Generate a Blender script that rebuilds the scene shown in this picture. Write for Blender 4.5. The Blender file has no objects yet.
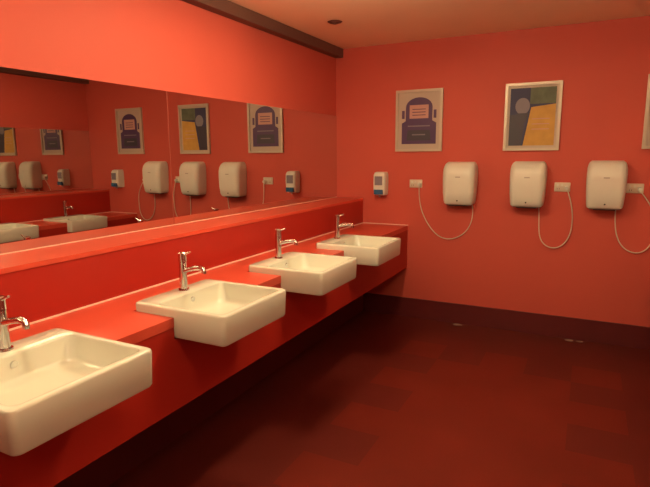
import bpy, math, random
from mathutils import Matrix, Vector
random.seed(3)
S=bpy.context.scene
S.view_settings.view_transform='Standard'
XL,XR,YB,YF,H=-2.175,1.26,4.52,-1.9,2.467
CAMZ=1.5

# ---------------- materials
def mat(name,col,rough=.5,metal=0,spec=.5,noise=None,coat=0,bump=0,bscale=60,emis=None):
    m=bpy.data.materials.new(name);m.use_nodes=True
    nt=m.node_tree;b=nt.nodes['Principled BSDF']
    b.inputs['Base Color'].default_value=(*col,1)
    b.inputs['Roughness'].default_value=rough
    b.inputs['Metallic'].default_value=metal
    b.inputs['Specular IOR Level'].default_value=spec
    b.inputs['Coat Weight'].default_value=coat
    if emis:
        b.inputs['Emission Color'].default_value=(*emis[0],1);b.inputs['Emission Strength'].default_value=emis[1]
    if noise or bump:
        tc=nt.nodes.new('ShaderNodeTexCoord')
        n=nt.nodes.new('ShaderNodeTexNoise');n.inputs['Scale'].default_value=(noise[1] if noise else bscale)
        n.inputs['Detail'].default_value=5
        nt.links.new(tc.outputs['Object'],n.inputs['Vector'])
        if noise:
            r=nt.nodes.new('ShaderNodeMix');r.data_type='RGBA'
            k=noise[0]
            r.inputs[6].default_value=(*[c*(1-k) for c in col],1)
            r.inputs[7].default_value=(*[min(1,c*(1+k)) for c in col],1)
            nt.links.new(n.outputs['Fac'],r.inputs[0]);nt.links.new(r.outputs[2],b.inputs['Base Color'])
        if bump:
            n2=nt.nodes.new('ShaderNodeTexNoise');n2.inputs['Scale'].default_value=bscale
            nt.links.new(tc.outputs['Object'],n2.inputs['Vector'])
            bp=nt.nodes.new('ShaderNodeBump');bp.inputs['Strength'].default_value=bump;bp.inputs['Distance'].default_value=.002
            nt.links.new(n2.outputs['Fac'],bp.inputs['Height']);nt.links.new(bp.outputs[0],b.inputs['Normal'])
    return m
M_wall=mat('wall_paint',(.52,.090,.064),.6,spec=.3,noise=(.05,2.5),bump=.15,bscale=90)
M_ceil=mat('ceiling_paint',(.90,.72,.52),.8,spec=.2,noise=(.04,3))
M_base=mat('skirting_maroon',(.10,.013,.015),.4,noise=(.15,6))
M_strip=mat('dark_trim',(.11,.05,.038),.5)
M_counter=mat('red_laminate_lit',(.56,.075,.043),.33,spec=.35,noise=(.04,4))  # lit copy of the laminate for the tops, brightness put into the colour
M_apron=mat('red_laminate_front_shaded',(.36,.021,.013),.4,spec=.3,noise=(.04,4))  # same laminate on the fronts, their shade put into a darker colour
M_caulk=mat('caulk',(.80,.60,.50),.5)
M_cer=mat('white_ceramic',(.60,.63,.54),.2,coat=.15)
M_chrome=mat('chrome',(.70,.71,.72),.12,metal=1)
M_mirror=mat('mirror_glass',(.76,.74,.70),.0,metal=1)
M_seam=mat('mirror_seam',(.25,.07,.05),.5)
M_plast=mat('white_plastic',(.66,.69,.62),.4)
M_plast2=mat('cream_plastic',(.64,.60,.49),.4)
M_grey=mat('grey_plastic',(.35,.34,.32),.4)
M_scrap=mat('dusty_paper',(.30,.20,.16),.8)
M_black=mat('black_plastic',(.015,.013,.013),.4)
M_blue=mat('blue_soap_window',(.03,.12,.26),.25)
M_frame=mat('silver_frame',(.50,.46,.38),.4,metal=.3)
M_paper=mat('paper',(.46,.40,.34),.7)
M_purple=mat('poster_purple',(.065,.03,.11),.5)
M_dk=mat('poster_dark',(.035,.035,.06),.5)
M_pink=mat('poster_pink',(.50,.30,.26),.6)
M_yel=mat('poster_yellow',(.50,.30,.06),.6,noise=(.25,14))
M_green=mat('poster_green',(.09,.12,.08),.6,noise=(.5,18))
M_navy=mat('poster_navy',(.03,.035,.10),.6)
M_pgrey=mat('poster_grey',(.20,.19,.24),.6)
M_door=mat('door_paint',(.30,.03,.02),.5)
M_added_lamp=mat('added_lamp_diffuser',(.9,.85,.7),.5,emis=((1,.77,.46),1.0))

# floor
def floor_mat():
    m=bpy.data.materials.new('floor_vinyl');m.use_nodes=True
    nt=m.node_tree;N=nt.nodes;L=nt.links;b=N['Principled BSDF']
    def math_(op,a,bb=None):
        n=N.new('ShaderNodeMath');n.operation=op
        for i,v in enumerate((a,bb)):
            if v is None: continue
            if isinstance(v,(int,float)): n.inputs[i].default_value=v
            else: L.new(v,n.inputs[i])
        return n.outputs[0]
    g=N.new('ShaderNodeNewGeometry');sp=N.new('ShaderNodeSeparateXYZ');L.new(g.outputs['Position'],sp.inputs[0])
    T=.30
    xi=math_('FLOOR',math_('DIVIDE',math_('ADD',sp.outputs[0],.46+.15),T))
    yi=math_('FLOOR',math_('DIVIDE',math_('SUBTRACT',4.52,sp.outputs[1]),T))
    ax=math_('ABSOLUTE',xi)
    par=math_('MODULO',math_('ADD',ax,yi),2.0)
    par=math_('GREATER_THAN',par,.5)
    outer=math_('MAXIMUM',math_('GREATER_THAN',ax,2.5),math_('LESS_THAN',yi,1.5))
    ring=math_('MAXIMUM',math_('GREATER_THAN',ax,1.5),math_('LESS_THAN',yi,2.5))
    dark=math_('MAXIMUM',outer,math_('MULTIPLY',ring,par))
    nz=N.new('ShaderNodeTexNoise');nz.inputs['Scale'].default_value=180;L.new(g.outputs['Position'],nz.inputs['Vector'])
    nb=N.new('ShaderNodeTexNoise');nb.inputs['Scale'].default_value=2.2;L.new(g.outputs['Position'],nb.inputs['Vector'])
    mx=N.new('ShaderNodeMix');mx.data_type='RGBA'
    mx.inputs[6].default_value=(.125,.014,.008,1);mx.inputs[7].default_value=(.092,.012,.009,1)
    L.new(dark,mx.inputs[0])
    m2=N.new('ShaderNodeMix');m2.data_type='RGBA';m2.blend_type='MULTIPLY';m2.inputs[0].default_value=1
    L.new(mx.outputs[2],m2.inputs[6])
    v=math_('ADD',math_('MULTIPLY',nz.outputs['Fac'],.5),math_('ADD',math_('MULTIPLY',nb.outputs['Fac'],.5),.5))
    cb=N.new('ShaderNodeCombineXYZ')
    for i in range(3): L.new(v,cb.inputs[i])
    L.new(cb.outputs[0],m2.inputs[7])
    L.new(m2.outputs[2],b.inputs['Base Color'])
    b.inputs['Roughness'].default_value=.42;b.inputs['Specular IOR Level'].default_value=.22
    return m
M_floor=floor_mat()

# ---------------- mesh helpers
class MB:
    def __init__(s): s.v=[];s.f=[];s.m=[];s.sm=[];s.mats=[]
    def mi(s,m):
        if m not in s.mats: s.mats.append(m)
        return s.mats.index(m)
    def add(s,vs,fs,m,smooth=False):
        o=len(s.v);s.v+=[tuple(v) for v in vs];k=s.mi(m)
        for f in fs: s.f.append([i+o for i in f]);s.m.append(k);s.sm.append(smooth)
    def box(s,a,b,m):
        x0,y0,z0=a;x1,y1,z1=b
        vs=[(x0,y0,z0),(x1,y0,z0),(x1,y1,z0),(x0,y1,z0),(x0,y0,z1),(x1,y0,z1),(x1,y1,z1),(x0,y1,z1)]
        s.add(vs,[(0,3,2,1),(4,5,6,7),(0,1,5,4),(1,2,6,5),(2,3,7,6),(3,0,4,7)],m)
    def loops(s,ls,m,cap0=True,cap1=True,smooth=True):
        n=len(ls[0]);vs=[p for l in ls for p in l];fs=[]
        for i in range(len(ls)-1):
            for j in range(n):
                k=(j+1)%n;fs.append((i*n+j,i*n+k,(i+1)*n+k,(i+1)*n+j))
        if cap0: fs.append(tuple(range(n-1,-1,-1)))
        if cap1: fs.append(tuple((len(ls)-1)*n+j for j in range(n)))
        s.add(vs,fs,m,smooth)
    def tube(s,p0,p1,r0,r1,m,n=20,caps=True):
        p0=Vector(p0);p1=Vector(p1);d=(p1-p0).normalized()
        a=d.orthogonal().normalized();b=d.cross(a)
        f=lambda p,r:[p+a*r*math.cos(t*2*math.pi/n)+b*r*math.sin(t*2*math.pi/n) for t in range(n)]
        s.loops([f(p0,r0),f(p1,r1)],m,caps,caps,True)
    def obj(s,name,loc=(0,0,0),rotz=0,parent=None,bevel=0):
        me=bpy.data.meshes.new(name);me.from_pydata(s.v,[],s.f)
        for m in s.mats: me.materials.append(m)
        for p,k,sm in zip(me.polygons,s.m,s.sm): p.material_index=k;p.use_smooth=sm
        me.update()
        import bmesh
        bm=bmesh.new();bm.from_mesh(me);bmesh.ops.recalc_face_normals(bm,faces=bm.faces);bm.to_mesh(me);bm.free()
        o=bpy.data.objects.new(name,me);S.collection.objects.link(o)
        o.location=loc;o.rotation_euler=(0,0,rotz)
        if parent: o.parent=parent
        if bevel:
            bv=o.modifiers.new('b','BEVEL');bv.width=bevel;bv.segments=2;bv.limit_method='ANGLE'
        if any(s.sm):
            try:
                me.set_sharp_from_angle(angle=math.radians(38))
            except Exception: pass
        return o
def rrect(x0,x1,y0,y1,r,z,n=6):
    out=[]
    for cx,cy,a0 in ((x1-r,y1-r,0),(x0+r,y1-r,90),(x0+r,y0+r,180),(x1-r,y0+r,270)):
        for i in range(n+1):
            a=math.radians(a0+90*i/n);out.append((cx+r*math.cos(a),cy+r*math.sin(a),z))
    return out
def simple(name,a,b,m,bevel=0):
    k=MB();k.box(a,b,m);return k.obj(name,bevel=bevel)

# ---------------- shell
simple('floor',(XL-.1,YF-.1,-.1),(XR+.1,YB+.1,0),M_floor)
simple('ceiling',(XL-.1,YF-.1,H),(XR+.1,YB+.1,H+.1),M_ceil)
simple('wall_left',(XL-.1,YF,0),(XL,YB,H),M_wall)
simple('wall_right',(XR,YF,0),(XR+.1,YB,H),M_wall)
simple('wall_back',(XL-.1,YB,0),(XR+.1,YB+.1,H),M_wall)
simple('wall_front',(XL-.1,YF-.1,0),(XR+.1,YF,H),M_wall)
E=.001
LD=.28   # ledge depth
LZ=1.10
LX=XL+LD;RX=XR-LD
CY0=-.45
simple('baseboard_back',(LX+.013,YB-.013,0),(RX-.013,YB-E,.18),M_base)
simple('baseboard_left',(LX+E,CY0,0),(LX+.012,YB-E,.18),M_base)
simple('baseboard_right',(RX-.012,CY0,0),(RX-E,YB-E,.18),M_base)
simple('trim_1',(XL+E,YF+E,H-.078),(XL+.075,YB-E,H-E),M_strip)
simple('trim_2',(XR-.075,YF+E,H-.085),(XR-E,YB-E,H-E),M_strip)
# door behind camera
Y0=YF+E
d=MB();d.box((-.95,Y0,0),(-.05,Y0+.04,2.05),M_door);d.box((-1.02,Y0,0),(-.95,Y0+.06,2.12),M_strip);d.box((-.05,Y0,0),(.02,Y0+.06,2.12),M_strip);d.box((-.95,Y0,2.05),(-.05,Y0+.06,2.12),M_strip)
d.tube((-.15,Y0+.09,1.0),(-.28,Y0+.09,1.0),.01,.01,M_chrome);d.tube((-.15,Y0+.04,1.0),(-.15,Y0+.1,1.0),.012,.012,M_chrome)
d.obj('door_1')

BW=.234;BD=.472;BH=.128
def vanity(side,centers,front,back,ZC,ZT,mtop):
    W=XL+E if side<0 else XR-E
    sx=1 if side<0 else -1
    YE=YB-E
    def bx(k,a,b,m):
        x0,x1=sorted((W+sx*a[0],W+sx*b[0]));k.box((x0,a[1],a[2]),(x1,b[1],b[2]),m)
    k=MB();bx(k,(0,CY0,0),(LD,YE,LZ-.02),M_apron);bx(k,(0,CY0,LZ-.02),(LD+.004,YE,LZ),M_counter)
    k.obj('splashback_ledge')
    k=MB()
    bx(k,(LD,CY0,ZC-.04),(back,YE,ZC),M_counter)
    ys=[CY0]
    for c in sorted(centers): ys+= [c-BW-.001,c+BW+.001]
    ys.append(YE)
    for i in range(0,len(ys),2):
        bx(k,(back,ys[i],ZC-.04),(front,ys[i+1],ZC),M_counter)
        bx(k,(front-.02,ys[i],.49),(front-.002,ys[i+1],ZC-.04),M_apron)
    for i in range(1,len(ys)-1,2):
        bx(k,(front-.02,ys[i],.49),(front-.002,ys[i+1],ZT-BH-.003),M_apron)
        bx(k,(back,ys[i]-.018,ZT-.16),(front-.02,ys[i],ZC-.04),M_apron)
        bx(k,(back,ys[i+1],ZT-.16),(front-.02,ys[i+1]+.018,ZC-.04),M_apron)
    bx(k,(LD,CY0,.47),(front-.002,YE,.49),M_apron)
    k.obj('vanity_counter')
    k=MB()
    bx(k,(LD,CY0,ZC),(LD+.007,YE-.006,ZC+.006),M_caulk)
    bx(k,(LD+.007,YE-.006,ZC),(front,YE,ZC+.006),M_caulk)
    if side<0: bx(k,(0,CY0,LZ),(.008,YE,LZ+.004),M_caulk)
    k.obj('trim_3' if side<0 else 'trim_4')
    k=MB();z0,z1=LZ+.006,mtop
    for a,b in ((CY0,2.288),(2.292,YE-.003)):
        bx(k,(.001,a,z0),(.006,b,z1),M_mirror)
    bx(k,(0,2.288,z0),(.0055,2.292,z1),M_seam)
    k.obj('wall_mirror')
    for c in centers:
        basin(W+sx*(back+.002),c,0 if side<0 else math.pi,ZT)

def basin(x,y,rot,ZT):
    k=MB();L=[]
    def o(i,z,r=.02): return rrect(i,BD-i,-BW+i,BW-i,r,z)
    L+= [o(.018,-BH),o(.008,-BH+.004),o(.004,-BH+.012),o(0,-.010),o(.002,-.003),o(.006,0)]
    def n(i,z,r=.035): return rrect(.105+i,BD-.020-i,-BW+.020+i,BW-.020-i,r,z)
    L+= [n(0,0,.03),n(.003,-.002,.03),n(.005,-.008,.03),n(.016,-.072,.045),n(.028,-.088,.05),n(.055,-.096,.05),n(.12,-.100,.045)]
    k.loops(L,M_cer)
    cx=.28
    k.tube((cx,0,-.1005),(cx,0,-.097),.024,.022,M_chrome)
    k.tube((cx,0,-.097),(cx,0,-.0965),.014,.014,M_black)
    k.tube((.112,0,-.032),(.118,0,-.033),.012,.012,M_chrome)
    b=k.obj('wash_basin',(x,y,ZT),rot)
    t=MB();tx=.052
    t.tube((tx,0,0),(tx,0,.006),.025,.024,M_chrome,28)
    t.tube((tx,0,.006),(tx,0,.130),.0175,.017,M_chrome,28)
    t.tube((tx,0,.132),(tx,0,.170),.0185,.0175,M_chrome,28)
    t.tube((tx,0,.170),(tx,0,.175),.0175,.012,M_chrome,28)
    t.tube((tx+.005,0,.162),(tx+.050,0,.180),.005,.004,M_chrome,12)
    pts=[(tx+.01,0,.090),(tx+.06,0,.104),(tx+.098,0,.111),(tx+.116,0,.108),(tx+.122,0,.097),(tx+.122,0,.088)]
    for i,(a,b_) in enumerate(zip(pts,pts[1:])): t.tube(a,b_,.0108,.0106,M_chrome,16)
    for p in pts[1:-1]:
        p=Vector(p);rings=[]
        for a in range(1,6):
            ph=math.pi*a/6-math.pi/2;R=.0107
            rings.append([(p.x+R*math.cos(ph)*math.cos(q*2*math.pi/16),p.y+R*math.cos(ph)*math.sin(q*2*math.pi/16),p.z+R*math.sin(ph)) for q in range(16)])
        t.loops(rings,M_chrome)
    t.obj('mixer_tap',(x,y+.015,ZT+.0003),rot)

vanity(-1,[.085,.91,1.73,2.545,3.355],.728,.505,.862,.899,1.866)
vanity(1,[.52,1.34,2.16,2.98,3.80],.73,.325,.82,.845,1.82)

# ---------------- back wall things
WB=YB-E
def frame(x,zc,kind,w=.42,h=.53):
    k=MB();y=WB;f=.022;hw=w/2;hh=h/2
    X=lambda a,b,c,d_,dep,m:k.box((x+a,y-dep,zc+c),(x+b,y,zc+d_),m)
    X(-hw,-hw+f,-hh,hh,.022,M_frame);X(hw-f,hw,-hh,hh,.022,M_frame)
    X(-hw+f,hw-f,hh-f,hh,.022,M_frame);X(-hw+f,hw-f,-hh,-hh+f,.022,M_frame)
    X(-hw+f,hw-f,-hh+f,hh-f,.008,M_paper)
    iw=hw-f;ih=hh-f
    def flat(pts,dep,m):
        n=len(pts)
        k.add([(x+a,y-dep,zc+b) for a,b in pts],[tuple(range(n))],m)
    if kind==0:
        arc=[(.12*math.cos(t*math.pi/12),.115+.085*math.sin(t*math.pi/12)) for t in range(13)]
        flat([(-.155,-.20),(.155,-.20),(.155,-.02),(.12,.0),(.12,.115)]+arc[1:]+[(-.12,0),(-.155,-.02)],.0085,M_purple)
        for sgn in (-1,1):
            flat([(sgn*.155,.02),(sgn*.13,.02),(sgn*.13,.09),(sgn*.155,.09)],.009,M_purple)
        flat([(-.085,.02),(.085,.02),(.085,.135),(-.085,.135)],.0092,M_pink)
        for zz in (.045,.07,.095): flat([(-.06,zz),(.06,zz),(.06,zz+.007),(-.06,zz+.007)],.0095,M_purple)
        flat([(-.10,-.05),(.10,-.05),(.10,-.04),(-.10,-.04)],.0092,M_pgrey)
        flat([(-.11,-.17),(.11,-.17),(.10,-.08),(-.10,-.08)],.0092,M_dk)
        flat([(-.06,-.125),(.06,-.125),(.06,-.115),(-.06,-.115)],.0095,M_pgrey)
    else:
        a=iw-.018;b=ih-.018
        flat([(-a,-b),(a,-b),(a,b),(-a,b)],.0085,M_navy)
        flat([(-.02,.10),(a,.10),(a,b),(-.02,b)],.0088,M_green)
        flat([(-.06,-b),(a,-b),(a,.095),(-.01,.075)],.0090,M_yel)
        flat([(-a,-b),(-.075,-b),(-.05,.02),(-a,.02)],.0092,M_dk)
        c=[(-.075+.055*math.cos(t*math.pi/12),.085+.065*math.sin(t*math.pi/12)) for t in range(24)]
        flat(c,.0094,M_pgrey)
        flat([(-.10,-.04),(-.05,-.04),(-.03,.03),(-.12,.03)],.0095,M_dk)
        for zz in (-.02,-.06,-.10): flat([(.0,zz),(.13,zz),(.13,zz+.007),(.0,zz+.007)],.0096,M_pink)
    k.obj('framed_poster')
frame(-1.365,1.795,0);frame(-.437,1.793,1);frame(.543,1.797,0)

def dryer(x,z,cable):
    e=bpy.data.objects.new('hand_dryer',None);S.collection.objects.link(e);e.location=(x,WB,z)
    k=MB()
    prof=[(.225,.115,0,.03),(.238,.135,.006,.035),(.248,.150,.03,.04),(.260,.160,.10,.045),(.268,.163,.20,.05),(.270,.160,.26,.05),(.266,.150,.30,.05),(.256,.132,.328,.05),(.238,.108,.347,.045),(.21,.075,.357,.03)]
    L=[]
    for w,d_,zz,rad in prof:
        l=rrect(-w/2,w/2,-d_,d_,rad,zz)
        L.append([(a,min(b,0),c) for a,b,c in l])
    k.loops(L,M_plast);k.obj('casing',parent=e)
    k=MB();k.box((-.075,-.11,-.014),(.075,-.03,.0),M_black);k.box((-.105,-.115,-.006),(.105,-.012,.001),M_grey)
    k.obj('nozzle',parent=e)
    k=MB();k.tube((0,-.158,.035),(0,-.154,.035),.006,.006,M_black);k.box((-.02,-.1645,.228),(.02,-.160,.236),M_grey);k.obj('sensor',parent=e)
    cu=bpy.data.curves.new('cable','CURVE');cu.dimensions='3D';cu.bevel_depth=.0042;cu.bevel_resolution=3
    sp=cu.splines.new('NURBS');sp.points.add(len(cable)-1);sp.use_endpoint_u=True;sp.order_u=4
    for p,(a,zz) in zip(sp.points,cable): p.co=(a-x,-.014 if zz<1.06 else -.03,zz-z,1)
    cu.materials.append(M_plast2)
    o=bpy.data.objects.new('cable',cu);S.collection.objects.link(o);o.parent=e
dryer(-.975,1.082,[(-.875,1.10),(-.86,1.0),(-.88,.86),(-1.01,.76),(-1.15,.76),(-1.26,.88),(-1.33,1.02),(-1.34,1.12),(-1.342,1.215)])
dryer(-.433,1.085,[(-.345,1.10),(-.335,.98),(-.34,.84),(-.28,.75),(-.18,.74),(-.11,.82),(-.085,.95),(-.10,1.1),(-.141,1.215)])
dryer(.12,1.09,[(.20,1.10),(.20,.98),(.22,.85),(.29,.76),(.39,.74),(.46,.82),(.47,.95),(.45,1.1),(.355,1.215)])
def outlet(x,z):
    k=MB();L=[rrect(-.058,.058,-.036,.036,.006,0),rrect(-.058,.058,-.036,.036,.006,.006),rrect(-.054,.054,-.032,.032,.006,.010)]
    L=[[(a,-c,b) for a,b,c in l] for l in L]
    k.loops(L,M_plast2)
    k.box((-.040,-.014,.004),(-.026,-.009,.024),M_plast);k.box((-.008,-.014,.004),(.004,-.009,.024),M_plast)
    k.box((-.037,-.0115,-.020),(-.034,-.0095,-.008),M_black);k.box((-.022,-.0115,-.020),(-.019,-.0095,-.008),M_black)
    k.tube((.034,-.010,-.006),(.034,-.040,-.008),.018,.014,M_plast,16)
    k.tube((.034,-.028,-.008),(.034,-.030,-.034),.007,.005,M_plast2,12)
    k.obj('power_outlet',(x,WB,z))
outlet(-1.38,1.245);outlet(-.182,1.24);outlet(.315,1.24)

def soap(x,z):
    k=MB();L=[]
    for w,d_,zz,rad in [(.085,.07,0,.015),(.105,.09,.008,.02),(.112,.10,.05,.022),(.114,.105,.12,.022),(.112,.10,.185,.022),(.10,.085,.208,.02),(.08,.06,.214,.015)]:
        L.append([(a,min(b,0),c) for a,b,c in rrect(-w/2,w/2,-d_,d_,rad,zz)])
    k.loops(L,M_plast)
    k.box((-.036,-.1075,.095),(.036,-.1,.175),M_pgrey)
    k.box((-.040,-.118,.012),(.040,-.09,.055),M_blue)
    k.tube((0,-.07,0),(0,-.07,-.015),.01,.008,M_grey,12)
    k.obj('soap_dispenser',(x,WB,z))
soap(-1.70,1.135);soap(.76,1.135)

# ceiling bits
k=MB();k.tube((0,0,-.004),(0,0,0),.05,.055,M_strip,28);k.tube((0,0,-.015),(0,0,-.004),.018,.03,M_strip,20);k.obj('ceiling_sprinkler',(-1.74,3.6,H-E))
for (x,y,s) in ((-.95,YB-.07,.026),(-.05,YB-.065,.022),(.03,YB-.06,.018)):
    k=MB();n=9
    rings=[]
    for a in range(1,5):
        ph=math.pi*a/5-math.pi/2
        rings.append([(s*1.6*math.cos(ph)*math.cos(q*2*math.pi/n)*random.uniform(.7,1.2),s*.7*math.cos(ph)*math.sin(q*2*math.pi/n)*random.uniform(.7,1.2),s*.25+s*.25*math.sin(ph)/.809) for q in range(n)])
    k.loops(rings,M_scrap,smooth=False);k.obj('paper_scrap',(x,y,0.0005))

# ---------------- lights: unseen opal drums, added on stems to brighten ceiling and upper walls
def drum(x,y,power,r=.15,h=.09,gap=.06):
    n=40;f=lambda rr,z:[(rr*math.cos(t*2*math.pi/n),rr*math.sin(t*2*math.pi/n),z) for t in range(n)]
    area=2*math.pi*r*r+2*math.pi*r*h
    m=M_added_lamp.copy();m.node_tree.nodes['Principled BSDF'].inputs['Emission Strength'].default_value=power/(math.pi*area)
    k=MB()
    k.loops([f(.06,0),f(.06,-.012)],M_plast)
    k.loops([f(.015,-.012),f(.015,-gap)],M_plast,False,False)
    k.loops([f(.016,-gap),f(r-.01,-gap),f(r,-gap-.01),f(r,-gap-h+.01),f(r-.012,-gap-h)],m,False,True)
    k.obj('added_ceiling_lamp',(x,y,H-E))
drum(-1.1,.7,40);drum(-1.1,2.4,56);drum(.45,.5,18);drum(.15,2.35,26);drum(-.45,-1.0,18)
w=bpy.data.worlds.new('w');S.world=w;w.use_nodes=True;w.node_tree.nodes['Background'].inputs[0].default_value=(.02,.01,.005,1)

# ---------------- camera
c=bpy.data.cameras.new('camera');c.sensor_width=36;c.lens=515/650*36;c.clip_start=.02
co=bpy.data.objects.new('camera',c);S.collection.objects.link(co);S.camera=co
R=Matrix.Rotation(math.radians(27),4,'Z')@Matrix.Rotation(math.radians(90-9.7),4,'X')@Matrix.Rotation(math.radians(-.4),4,'Z')
co.matrix_world=Matrix.Translation((0,0,CAMZ))@R
